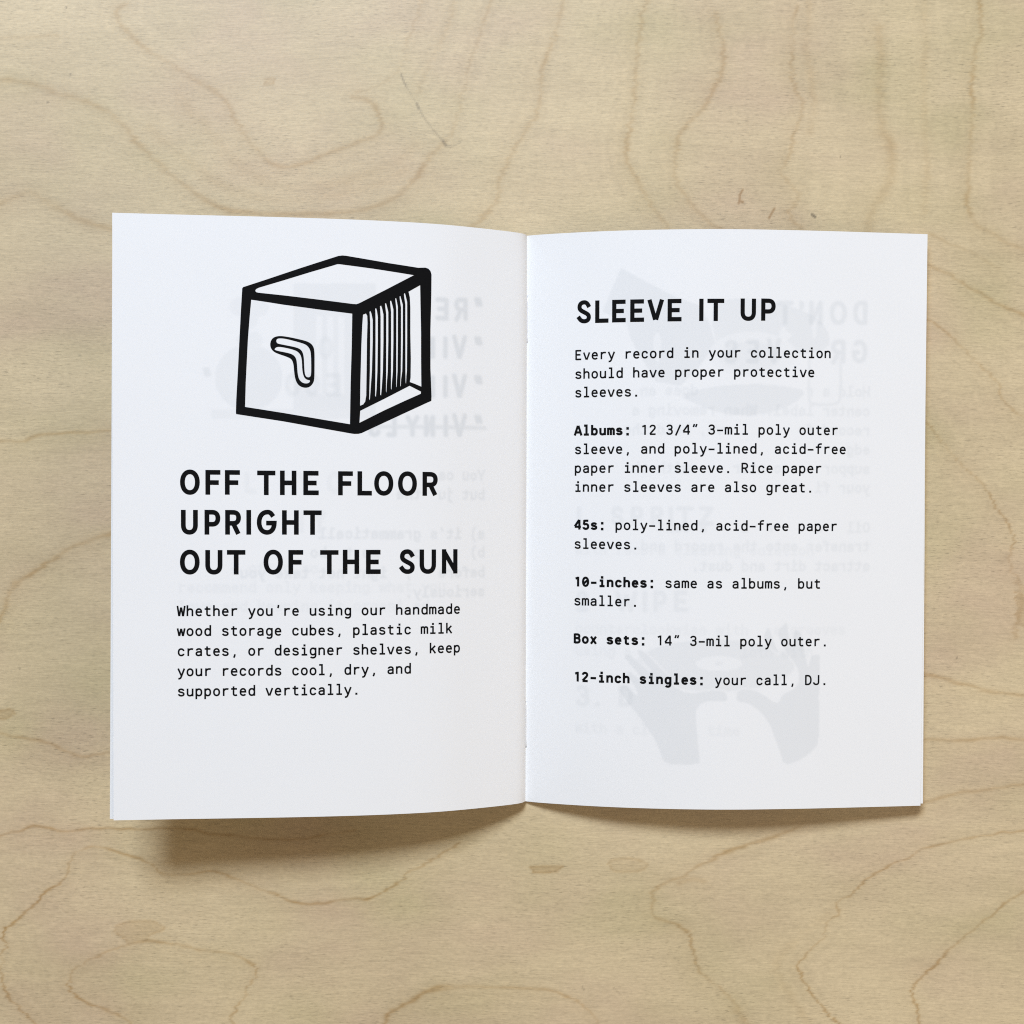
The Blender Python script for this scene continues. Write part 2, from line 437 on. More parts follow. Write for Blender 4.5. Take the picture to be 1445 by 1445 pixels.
BOWL_R = "M 135 330 C 160 430 220 486 300 486 C 410 486 462 400 462 264 C 462 130 410 42 300 42 C 220 42 160 95 135 190"
BOWL_L = "M 465 330 C 440 430 380 486 300 486 C 190 486 138 400 138 264 C 138 130 190 42 300 42 C 380 42 440 95 465 190"
MONO = {   # thousandths of an em, cell 600 wide
 'a': "M 445 0 L 445 345 C 445 440 395 486 302 486 C 215 486 160 440 150 375 ; M 445 288 L 315 288 C 195 288 138 235 138 162 C 138 88 192 40 275 40 C 355 40 420 88 445 140",
 'b': "M 135 0 L 135 750 ; " + BOWL_R,
 'c': "M 462 345 C 445 435 385 486 305 486 C 195 486 138 400 138 264 C 138 130 195 42 305 42 C 385 42 448 95 460 165",
 'd': "M 465 0 L 465 750 ; " + BOWL_L,
 'e': "M 140 280 L 455 280 C 455 410 400 486 305 486 C 200 486 138 395 138 258 C 138 130 205 42 315 42 C 380 42 425 70 455 112",
 'f': "M 515 698 C 485 708 458 711 430 711 C 320 711 270 655 270 555 L 270 0 ; M 95 486 L 480 486",
 'g': "M 465 528 L 465 20 C 465 -110 400 -170 295 -170 C 235 -170 180 -150 145 -108 ; " + BOWL_L,
 'h': "M 138 0 L 138 750 ; M 138 340 C 165 430 220 486 305 486 C 405 486 455 430 455 330 L 455 0",
 'i': "M 125 486 L 318 486 L 318 42 ; M 112 42 L 505 42 ; D 312 690",
 'j': "M 190 486 L 385 486 L 385 -40 C 385 -130 325 -170 245 -170 C 215 -170 185 -165 160 -156 ; D 380 690",
 'k': "M 150 0 L 150 750 ; M 465 528 L 165 225 ; M 265 325 L 482 0",
 'l': "M 125 708 L 318 708 L 318 42 ; M 112 42 L 505 42",
 'm': "M 85 0 L 85 528 ; M 85 390 C 98 455 130 488 185 488 C 255 488 295 450 295 370 L 295 0 ; M 297 385 C 310 452 345 488 402 488 C 475 488 512 445 512 370 L 512 0",
 'n': "M 138 0 L 138 528 ; M 138 340 C 165 430 220 486 305 486 C 405 486 455 430 455 330 L 455 0",
 'o': ring_path(300, 264, 170, 222),
 'p': "M 135 -208 L 135 528 ; " + BOWL_R,
 'q': "M 465 -208 L 465 528 ; " + BOWL_L,
 'r': "M 190 0 L 190 528 ; M 190 330 C 220 430 285 484 390 484 C 430 484 465 480 495 470",
 's': "M 455 378 C 430 450 378 486 302 486 C 215 486 155 445 155 385 C 155 320 205 300 302 277 C 405 252 458 225 458 150 C 458 80 392 42 302 42 C 212 42 152 85 136 152",
 't': "M 255 660 L 255 160 C 255 80 300 42 380 42 C 422 42 465 50 498 62 ; M 90 486 L 488 486",
 'u': "M 140 528 L 140 200 C 140 95 190 42 280 42 C 370 42 432 90 458 180 ; M 458 528 L 458 0",
 'v': "M 103 528 L 285 0 ; M 497 528 L 315 0",
 'w': "M 58 528 L 168 0 ; M 186 0 L 290 500 ; M 310 500 L 414 0 ; M 432 0 L 542 528",
 'x': "M 118 528 L 482 0 ; M 482 528 L 118 0",
 'y': "M 108 528 L 308 35 ; M 500 528 L 292 -60 C 255 -150 210 -175 118 -166",
 'A': "M 58 0 L 282 711 ; M 542 0 L 318 711 ; M 140 222 L 460 222",
 'B': "M 125 0 L 125 711 ; M 125 669 L 290 669 C 395 669 450 625 450 530 C 450 435 395 385 290 385 L 125 385 ; M 290 385 C 415 385 472 320 472 215 C 472 105 410 42 290 42 L 125 42",
 'D': "M 125 0 L 125 711 ; M 125 669 L 250 669 C 400 669 475 550 475 356 C 475 160 400 42 250 42 L 125 42",
 'E': "M 140 0 L 140 711 ; M 140 669 L 488 669 ; M 140 375 L 440 375 ; M 140 42 L 492 42",
 'H': "M 115 0 L 115 711 ; M 485 0 L 485 711 ; M 115 365 L 485 365",
 'J': "M 450 711 L 450 210 C 450 100 390 42 288 42 C 185 42 120 95 110 195",
 'O': ring_path(300, 356, 188, 314),
 'R': "M 125 0 L 125 711 ; M 125 669 L 290 669 C 405 669 465 600 465 500 C 465 400 405 335 290 335 L 125 335 ; M 312 335 L 495 0",
 'W': "M 52 711 L 158 0 ; M 180 0 L 288 600 ; M 312 600 L 420 0 ; M 442 0 L 548 711",
 'Y': "M 78 711 L 290 285 ; M 522 711 L 310 285 ; M 300 320 L 300 0",
 '0': ring_path(300, 356, 180, 314) + " ; M 180 235 L 420 478",
 '1': "M 350 0 L 350 711 ; M 350 662 L 150 585",
 '2': "M 138 520 C 138 612 200 669 290 669 C 388 669 445 615 445 525 C 445 440 380 370 300 280 L 118 66 ; M 108 42 L 492 42",
 '3': "M 136 548 C 150 620 210 669 290 669 C 392 669 450 615 450 525 C 450 435 392 380 290 380 L 215 380 ; M 290 380 C 402 380 464 315 464 210 C 464 105 398 42 290 42 C 195 42 132 95 122 178",
 '4': "M 420 0 L 420 711 ; M 405 705 L 92 228 ; M 82 202 L 535 202",
 '5': "M 480 669 L 185 669 ; M 195 700 L 160 350 ; M 160 362 C 200 405 245 425 300 425 C 408 425 468 345 468 235 C 468 115 402 42 300 42 C 205 42 142 95 130 180",
 '.': "D 300 52", ':': "D 300 52 ; D 300 472", ',': "M 340 112 C 340 15 322 -50 268 -125", '-': "M 100 296 L 500 296",
 '/': "M 462 711 L 148 -62", "'": "M 325 755 C 325 655 315 610 285 535", '"': "M 268 755 L 198 535 ; M 428 755 L 358 535",
 ')': "M 200 780 C 430 560 430 100 200 -160",
}
PEN = {   # the hand-drawn capitals: unit box, '!' = cut square at the end, otherwise the pen runs half a width past it
 'A': "M .5 1 L 0 0 ! ; M .5 1 L 1 0 ! ; M .18 .35 L .82 .35 !", 'C': "M .9 .85 C .8 1 .62 1 .55 1 C .2 1 0 .75 0 .5 C 0 .22 .2 0 .55 0 C .7 0 .85 .06 .92 .16",
 'D': "M 0 0 L 0 1 ; M 0 1 L .4 1 C .8 1 1 .8 1 .5 C 1 .2 .8 0 .4 0 L 0 0", 'E': "M 0 0 L 0 1 ; M 0 1 L .98 1 ; M 0 .5 L .8 .5 ; M 0 0 L 1 0",
 'F': "M 0 0 L 0 1 ; M 0 1 L 1 1 ; M 0 .49 L .84 .49", 'G': "M .84 .88 C .74 1 .62 1 .54 1 C .2 1 0 .78 0 .5 C 0 .2 .2 0 .52 0 C .82 0 1 .2 1 .46 L .62 .46",
 'H': "M 0 0 L 0 1 ; M 1 0 L 1 1 ; M 0 .5 L 1 .5 !", 'I': "M .5 0 L .5 1", 'L': "M 0 1 L 0 0 ; M 0 0 L 1 0", 'N': "M 0 0 L 0 1 ; M 1 0 L 1 1 ; M .02 .98 L .98 .02 !",
 'O': ring_path(.5, .5, .5, .5), 'P': "M 0 0 L 0 1 ; M 0 1 L .5 1 C .84 1 1 .88 1 .7 C 1 .52 .84 .4 .5 .4 L 0 .4",
 'Q': ring_path(.5, .5, .5, .5) + " ; M .6 .3 L 1 0 !", 'R': "M 0 0 L 0 1 ; M 0 1 L .5 1 C .84 1 1 .9 1 .73 C 1 .55 .84 .45 .5 .45 L 0 .45 ; M .52 .45 L .98 -.08 !",
 'S': "M .94 .84 C .82 .98 .65 1 .55 1 C .25 1 .09 .9 .09 .75 C .09 .6 .28 .56 .5 .49 C .8 .4 1 .36 1 .22 C 1 .06 .8 0 .56 0 C .36 0 .2 .05 .07 .16",
 'T': "M 0 1 L 1 1 ; M .5 1 L .5 0", 'U': "M 0 1 L 0 .36 C 0 .12 .2 0 .5 0 C .8 0 1 .12 1 .36 L 1 1", 'V': "M 0 1.09 L .47 0 ! ; M 1 1.09 L .53 0 !",
 'W': "M 0 1 L .25 0 ! ; M .25 0 L .5 .8 ! ; M .5 .8 L .75 0 ! ; M .75 0 L 1 1 !", 'Y': "M 0 1 L .5 .45 ! ; M 1 1 L .5 .45 ! ; M .5 .45 L .5 0", 'Z': "M 0 1 L 1 1 ; M 1 1 L 0 0 ! ; M 0 0 L 1 0",
 '1': "M .5 0 L .5 1", '2': "M 0 .72 C .05 .9 .25 1 .5 1 C .8 1 1 .9 1 .7 C 1 .5 .6 .3 0 0 L 1 0", '3': "M .05 .9 C .2 1 .4 1 .5 1 C .8 1 .95 .9 .95 .74 C .95 .6 .8 .52 .5 .52 C .85 .52 1 .42 1 .26 C 1 .1 .8 0 .5 0 C .3 0 .1 .05 0 .16",
 '.': "M .5 0 L .5 .02", "'": "M .6 1 L .4 .78", '"': "M .3 1 L 0 .75 ; M 1 1 L .7 .75",
}

def ribbon(pts, hw, caps=False):
    """outline quads of a pen stroke of half width hw"""
    P = np.array(pts, float)
    keep = [0] + [i for i in range(1, len(P)) if np.hypot(*(P[i] - P[i - 1])) > 1e-6]
    P = P[keep]
    closed = np.hypot(*(P[0] - P[-1])) < 1e-6
    d = np.diff(P, axis=0); d /= np.hypot(d[:, 0], d[:, 1])[:, None]
    if caps and not closed:
        P = P.copy(); P[0] -= d[0] * hw; P[-1] += d[-1] * hw
    nrm = np.stack([-d[:, 1], d[:, 0]], 1)
    m = np.zeros_like(P)
    for i in range(len(P)):
        a = nrm[i - 1] if i > 0 else (nrm[-1] if closed else nrm[0])
        b = nrm[i] if i < len(nrm) else (nrm[0] if closed else nrm[-1])
        s = a + b; L = np.hypot(*s)
        s = a if L < 1e-6 else s / L
        m[i] = s / max(.55, float(np.dot(s, a)))
    A = P + m * hw; B = P - m * hw
    return [[tuple(A[i]), tuple(B[i]), tuple(B[i + 1]), tuple(A[i + 1])] for i in range(len(P) - 1)]

def mono_polys(text, p0, v0, adv, bold=False, tilt=0.0, strokes=False):
    """lines of typewriter lettering in page millimetres; each polygon comes with its ink layer"""
    em = adv / .6; hw = (.083 if bold else .0595) * em; d = 24 if bold else 0
    out = []
    for n, ch in enumerate(text):
        if ch == ' ' or ch not in MONO: continue
        for layer, piece in enumerate(MONO[ch].split(';')):
            tok = piece.split()
            if tok[0] == 'D':
                x, y = float(tok[1]), float(tok[2]); r = hw / em * 1000 * (1.22 if not bold else 1.12)
                paths = [[(x, y - r), (x, y + r)]]; w = r * em / 1000
            else:
                paths = parse_path(piece); w = hw
            for pts in paths:
                if d and tok[0] != 'D':
                    T = 486 if max(y for x, y in pts) < 560 else 669
                    pts = [(300 + (x - 300) * .955, y + d * (1 - 2 * min(max(y, 0), T) / T) * (0 if (y <= 0 or y >= T + 30) else 1)) for x, y in pts]
                q = [(p0 + (n * 600 + 300 + (x - 300) * (1.0 if ch in 'wmWijl1t' else 1.075)) / 1000 * em, v0 + tilt * (n * .6 * em) - y / 1000 * em) for x, y in pts]
                if strokes: out.append((q, w))
                else: out += [(layer, f) for f in ribbon(q, w)]
    return out

def pen_polys(ch, p0, p1, vt, vb, pen, strokes=False):
    out = []
    for layer, piece in enumerate(PEN[ch].split(';')):
        cut = '!' in piece
        for pts in parse_path(piece.replace('!', '')):
            q = [(p0 + pen / 2 + x * (p1 - p0 - pen), vb - pen / 2 - y * (vb - vt - pen)) for x, y in pts]
            if strokes: out.append((q, pen / 2))
            else: out += [(layer, f) for f in ribbon(q, pen / 2, caps=not cut)]
    return out

def split_cols(poly, step=1.2):
    """cut a convex polygon along page columns so that it can follow the curl"""
    out = []; lo = min(p[0] for p in poly); hi = max(p[0] for p in poly)
    k0 = math.floor(lo / step); k1 = math.ceil(hi / step)
    if k1 - k0 <= 1: return [poly]
    def clip(P, x, keep_less):
        R = []
        for i in range(len(P)):
            a, b = P[i], P[(i + 1) % len(P)]
            ia = (a[0] <= x) == keep_less or a[0] == x; ib = (b[0] <= x) == keep_less or b[0] == x
            if ia: R.append(a)
            if ia != ib:
                t = (x - a[0]) / (b[0] - a[0]); R.append((x, a[1] + t * (b[1] - a[1])))
        return R
    rest = poly
    for k in range(k0 + 1, k1):
        left = clip(rest, k * step, True); rest = clip(rest, k * step, False)
        if len(left) > 2: out.append(left)
        if len(rest) < 3: break
    if len(rest) > 2: out.append(rest)
    return out

def ink_mesh(name, page, polys, material, parent):
    verts = []; faces = []
    for layer, poly in polys:
        for q in split_cols(poly):
            a = sum(q[i][0] * q[(i + 1) % len(q)][1] - q[(i + 1) % len(q)][0] * q[i][1] for i in range(len(q)))
            if abs(a) < 1e-7: continue
            if a > 0: q = q[::-1]                        # page v runs downwards
            b = len(verts)
            off = .022 + .007 * layer
            for p, v in q: verts.append((p * page.side, v, off))
            faces.append(list(range(b, b + len(q))))
    A = np.array(verts)
    X, Y, Z = page.at(A[:, 0], A[:, 1], A[:, 2])
    co = np.stack([X, Y, Z], 1) * MM
    return link_mesh(name, [tuple(c) for c in co], faces, material, parent)

def onp(page, px, py):
    u, v = page.find(px, py)
    return u * page.side, v

# ------------------------------------------------------------------ paper, ink, metal
def paper_material():
    m, nt, bsdf = new_material("white_paper")
    L = nt.links.new
    at = node(nt, 'ShaderNodeAttribute', attribute_name="show_through")
    tc = node(nt, 'ShaderNodeTexCoord')
    nz = node(nt, 'ShaderNodeTexNoise'); nz.inputs['Scale'].default_value = 900; nz.inputs['Detail'].default_value = 3
    L(tc.outputs['Object'], nz.inputs['Vector'])
    cloud = node(nt, 'ShaderNodeTexNoise'); cloud.inputs['Scale'].default_value = 45; cloud.inputs['Detail'].default_value = 2
    L(tc.outputs['Object'], cloud.inputs['Vector'])
    base = node(nt, 'ShaderNodeMix', data_type='RGBA')
    base.inputs[6].default_value = (.806, .816, .830, 1); base.inputs[7].default_value = (.824, .834, .848, 1)
    L(cloud.outputs['Fac'], base.inputs[0])
    mx = node(nt, 'ShaderNodeMix', data_type='RGBA')
    L(at.outputs['Fac'], mx.inputs[0]); L(base.outputs[2], mx.inputs[6]); mx.inputs[7].default_value = (.430, .470, .505, 1)
    L(mx.outputs[2], bsdf.inputs['Base Color'])
    bsdf.inputs['Roughness'].default_value = .75
    bsdf.inputs['Specular IOR Level'].default_value = .22
    bp = node(nt, 'ShaderNodeBump'); bp.inputs['Strength'].default_value = .08; bp.inputs['Distance'].default_value = .00002
    L(nz.outputs['Fac'], bp.inputs['Height']); L(bp.outputs[0], bsdf.inputs['Normal'])
    return m

def ink_material():
    m, nt, bsdf = new_material("black_ink")
    L = nt.links.new
    tc = node(nt, 'ShaderNodeTexCoord')
    nz = node(nt, 'ShaderNodeTexNoise'); nz.inputs['Scale'].default_value = 2500; nz.inputs['Detail'].default_value = 2
    L(tc.outputs['Object'], nz.inputs['Vector'])
    r = node(nt, 'ShaderNodeMix', data_type='RGBA')
    L(nz.outputs['Fac'], r.inputs[0]); r.inputs[6].default_value = (.0035, .0035, .004, 1); r.inputs[7].default_value = (.007, .007, .0075, 1)
    L(r.outputs[2], bsdf.inputs['Base Color'])
    bsdf.inputs['Roughness'].default_value = .65
    bsdf.inputs['Specular IOR Level'].default_value = .05
    return m

def steel_material():
    m, nt, bsdf = new_material("staple_wire")
    bsdf.inputs['Base Color'].default_value = (.78, .78, .79, 1)
    bsdf.inputs['Metallic'].default_value = .25
    bsdf.inputs['Roughness'].default_value = .38
    return m

PAPER, INK, STEEL = paper_material(), ink_material(), steel_material()

# ------------------------------------------------------------------ print showing through from the sheets behind
class Ghost:
    STEP = .25
    def __init__(s, page):
        s.page = page
        s.nu = int(round(page.U[-1] / s.STEP)) + 1; s.nv = int(round(PH / s.STEP)) + 1
        s.u = np.linspace(0, page.U[-1], s.nu); s.v = np.linspace(0, PH, s.nv)
        s.text = np.zeros((s.nv, s.nu)); s.art = np.zeros((s.nv, s.nu))
        s.UU, s.VV = np.meshgrid(s.u, s.v)
    def win(s, u0, u1, v0, v1, m):
        i0, i1 = np.searchsorted(s.u, [u0 - m, u1 + m]); j0, j1 = np.searchsorted(s.v, [v0 - m, v1 + m])
        return slice(j0, j1), slice(i0, i1)
    def stroke(s, pts, hw, a, soft=.32, arr=None):
        arr = s.text if arr is None else arr
        pts = [(p * s.page.side, v) for p, v in pts]
        for (u0, v0), (u1, v1) in zip(pts[:-1], pts[1:]):
            sl = s.win(min(u0, u1), max(u0, u1), min(v0, v1), max(v0, v1), hw + soft + .3)
            dx, dy = u1 - u0, v1 - v0; x = s.UU[sl] - u0; y = s.VV[sl] - v0
            t = np.clip((x * dx + y * dy) / (dx * dx + dy * dy + 1e-9), 0, 1)
            d = np.hypot(x - t * dx, y - t * dy)
            arr[sl] = np.maximum(arr[sl], a * smoothstep(hw + soft, hw - soft, d))
    def fill(s, poly_px, a, smooth=1):
        q = [s.page.find(*p) for p in chaikin(poly_px, smooth, True)]
        m = inside(q, s.UU, s.VV)
        s.art[m] = a
    def mono(s, text, px_left, py, a, adv=2.143, mirror=False, px_right=None):
        p, v = onp(s.page, px_right if mirror else px_left, py)
        for q, w in mono_polys(text, 0, 0, adv, strokes=True):
            s.stroke([((p - x) if mirror else (p + x), v + y) for x, y in q], w * .9, a)
    def pen(s, ch, x0, x1, y0, y1, a, mirror=False, pen=1.22):
        p0, v0 = onp(s.page, x0, y0); p1, v1 = onp(s.page, x1, y1)
        for q, w in pen_polys(ch, p0, p1, v0, v1, pen, strokes=True):
            s.stroke([((p0 + p1 - x) if mirror else x, v) for x, v in q], w, a)
    def values(s):
        t = np.clip(1 - (1 - s.text) * (1 - np.clip(s.art, -.2, 1)), -.2, 1)
        for ax in (0, 1):                                  # paper spreads the light a little
            p = np.concatenate([np.take(t, [0], ax), t, np.take(t, [-1], ax)], ax)
            n = t.shape[ax]
            t = .25 * np.take(p, range(0, n), ax) + .5 * np.take(p, range(1, n + 1), ax) + .25 * np.take(p, range(2, n + 2), ax)
        return np.clip(t, 0, 1)

def left_ghost():
    g = Ghost(LEFT)
    A = .32
    # pale drawing: a crate of records and a round vase
    cx, cy = 351, 533
    vase = [(cx + 48 * math.cos(t), cy + 47 * math.sin(t)) for t in np.linspace(0, 2 * math.pi, 28)[:-1]]
    g.fill(vase, .13, 0)
    g.fill([(332, 468), (372, 468), (366, 500), (338, 500)], .10)
    for x, y, r in ((338, 433, 14), (366, 434, 13), (352, 452, 12)): g.fill([(x + r * math.cos(t), y + r * math.sin(t)) for t in np.linspace(0, 6.2, 14)], .10, 0)
    g.fill([(414, 400), (530, 400), (530, 586), (414, 586)], .13, 0)
    for x in (446, 462, 478): g.fill([(x, 446), (x + 8, 446), (x + 8, 556), (x, 556)], .02, 0)
    g.fill([(298, 578), (520, 578), (520, 591), (298, 591)], .10, 0)
    # headlines seen from the back
    for ch, x0, x1 in (('"', 669, 681), ('R', 641, 660), ('E', 614, 633)): g.pen(ch, x0, x1, 419, 453, A, True)
    for k, y in ((0, 474), (1, 529)):
        for ch, x0, x1 in (('"', 669, 681), ('V', 638, 659), ('I', 623, 634), ('N', 602, 614)): g.pen(ch, x0, x1, y, y + 33, A, True)
    g.pen('O', 449, 470, 474, 507, .12, True)
    for ch, x0, x1 in (('E', 460, 481), ('C', 430, 452), ('O', 402, 424)): g.pen(ch, x0, x1, 526, 560, .14, True)
    g.pen('"', 286, 298, 518, 552, .2, True)
    for ch, x0, x1 in (('"', 669, 681), ('V', 638, 659), ('I', 625, 633), ('N', 598, 614), ('Y', 572, 592), ('L', 545, 560), ('S', 520, 538)): g.pen(ch, x0, x1, 585, 617, A, True)
    a, b = onp(LEFT, 300, 590), onp(LEFT, 684, 604)
    g.stroke([onp(LEFT, 470, 602), b], .5, .24)
    for t, y in (("You ca", 678), ("but ju  tha", 705), ("a) it's grammaticall", 760), ("b)      pe   mo t  bo", 786), ("before   ,  ight not take you", 814), ("seriously.", 841)):
        g.mono(t, None, y, .30, 2.143, True, 684.5)
    # faint lines from one sheet further back, read the right way round
    for ch, x0, x1 in (('L', 345, 362), ('T', 388, 408), ('Y', 418, 440), ('O', 461, 484)): g.pen(ch, x0, x1, 665, 697, .09)
    for ch, x0, x1 in (('T', 416, 434), ('Y', 442, 460)): g.pen(ch, x0, x1, 720, 752, .10)
    for t, y in (("      e often ro", 809), ("recommend only keeping what you", 836), ("love and keeping it organized", 863)):
        g.mono(t, 250.5, y, .15)
    return g.values()

def right_ghost():
    g = Ghost(RIGHT)
    # drawing behind the headline: a sleeve, a record and a hand
    g.fill([(876, 378), (905, 394), (952, 418), (985, 430), (1000, 452), (1010, 486), (985, 520), (960, 545), (925, 538), (905, 505), (890, 478), (884, 455), (850, 440)], .17, 0)
    g.fill([(1008, 425), (1052, 420), (1100, 428), (1140, 440), (1168, 462), (1172, 492), (1130, 500), (1080, 503), (1040, 505), (1012, 488), (1004, 455)], .15)
    g.fill([(955, 558), (1000, 546), (1060, 541), (1110, 545), (1140, 552), (1120, 570), (1090, 582), (1050, 588), (1005, 580)], .16)
    ring = [(1062 + 62 * math.cos(t), 500 + 32 * math.sin(t)) for t in np.linspace(0, 6.283, 30)[:-1]]
    g.fill(ring, .05, 0)
    ring = [(1058 + 44 * math.cos(t), 503 + 21 * math.sin(t)) for t in np.linspace(0, 6.283, 30)[:-1]]
    g.fill(ring, .12, 0)
    g.fill([(920, 485), (928, 464), (934, 485), (928, 520)], .04)
    g.fill([(1098, 472), (1106, 458), (1112, 470), (1120, 472), (1112, 478), (1106, 486)], .03)
    g.fill([(1146, 448), (1152, 446), (1152, 478), (1146, 478)], .03)
    a = .15
    for q in ([(1142, 505), (1141, 565), (1146, 571), (1180, 571), (1187, 562), (1186, 505)],):
        g.stroke([onp(RIGHT, *p) for p in chaikin(q, 1)], .35, a)
    A = .20
    for ch, x0, x1 in (('D', 1204, 1224), ('O', 1171, 1195), ('N', 1142, 1161), ("'", 1127, 1135), ('T', 1096, 1120)): g.pen(ch, x0, x1, 424, 459, A, True)
    for ch, x0, x1 in (('G', 1202, 1224), ('R', 1173, 1193), ('V', 1082, 1102), ('E', 1053, 1071), ('S', 1022, 1042)): g.pen(ch, x0, x1, 479, 513, A, True)
    for t, y in (("Hold a r             dges an", 560), ("center label. When removing a", 587.5), ("record fr        eve, hold the", 614.5), ("edg", 641.5), ("suppor     c nter     with th", 668.5), ("your fi       .", 695.5),
                 ("Oil   o     r  i    s can", 751.5), ("transfer onto the record and", 778), ("attract dirt and dust.", 805.5)):
        g.mono(t, None, y, .22, 2.143, True, 1228)
    # hands holding a record
    T = lambda pts: [(790 + x / 3.211, 870 + y / 3.211) for x, y in pts]
    disc = [(702 + 362 * math.cos(t), 222 + 118 * math.sin(t)) for t in np.linspace(0, 6.283, 40)[:-1]]
    g.fill(T(disc), .15, 0)
    HA = .20
    TA = lambda pts: [(800 + x / 6.02, 860 + y / 6.02) for x, y in pts]
    TB = lambda pts: [(1000 + x / 6.02, 860 + y / 6.02) for x, y in pts]
    hands = [TA([(480,740),(520,800),(560,840),(620,920),(690,1020),(740,1090),(790,1200),(828,1312),(1000,1318),(1112,1314),(1130,1290),(1110,1100),(1092,900),(1102,840),(1150,790),(1250,772),(1350,787),(1362,760),(1356,720),(1330,690),(1200,690),(1100,712),(1000,705),(930,670),(880,620),(850,560),(790,490),(700,400),(640,350),(610,342),(596,360),(640,430),(724,522),(704,540),(600,440),(530,385),(497,390),(490,412),(560,490),(654,606),(634,622),(560,545),(515,518),(500,545),(540,600),(604,700),(596,735),(540,690),(490,640),(455,650),(450,690)]),
             TB([(640,1325),(610,1220),(560,1080),(520,980),(470,900),(380,820),(300,787),(242,782),(232,740),(250,690),(300,675),(400,690),(470,730),(540,782),(600,797),(612,745),(650,710),(740,670),(770,600),(765,520),(720,440),(650,350),(600,250),(593,200),(610,160),(655,106),(670,130),(682,230),(716,340),(726,260),(715,195),(740,178),(772,185),(795,240),(828,420),(846,505),(858,430),(880,395),(930,378),(948,400),(940,520),(935,800),(935,1110),(920,1165),(850,1230),(760,1290)]),
             TB([(515,143),(480,190),(464,250),(500,300),(560,352),(606,384),(562,300),(532,220)])]
    for h in hands:
        m = np.zeros_like(g.art); g.stroke([onp(RIGHT, *p) for p in chaikin(h + h[:1], 1)], .38, 1, .25, m); g.art *= 1 - .85 * m
    for h in hands: g.fill(h, HA, 1)
    lab = [(720 + 106 * math.cos(t), 214 + 34 * math.sin(t)) for t in np.linspace(0, 6.283, 30)[:-1]]
    g.fill(T(lab), .02, 0)
    g.fill(T([(720 + 18 * math.cos(t), 213 + 10 * math.sin(t)) for t in np.linspace(0, 6.283, 12)[:-1]]), .12, 0)
    # the sheet below, the right way round
    B = .14
    for ch, x0, x1 in (('1', 813, 821), ('S', 861, 880), ('P', 890, 908), ('R', 918, 936), ('I', 943, 950), ('T', 954, 979), ('Z', 986, 1007)): g.pen(ch, x0, x1, 714, 742, B)
    for ch, x0, x1 in (('2', 813, 830), ('W', 868, 900), ('I', 906, 914), ('P', 922, 941), ('E', 951, 971)): g.pen(ch, x0, x1, 833, 864, B)
    for ch, x0, x1 in (('3', 813, 832), ('.', 840, 846), ('D', 873, 893)): g.pen(ch, x0, x1, 966, 998, B)
    for t, y in (("with record cleaning solution", 782), ("counterclockwise with   e grooves", 893), ("using a             loth with", 924), ("with a cl       time", 1033)):
        g.mono(t, 811, y, .13)
    return g.values()

# ------------------------------------------------------------------ the booklet
booklet = bpy.data.objects.new("booklet", None)
scene.collection.objects.link(booklet)
booklet.empty_display_size = .02
booklet["label"] = "open white stapled booklet with black printed text lying on birch plywood"
booklet["category"] = "booklet"

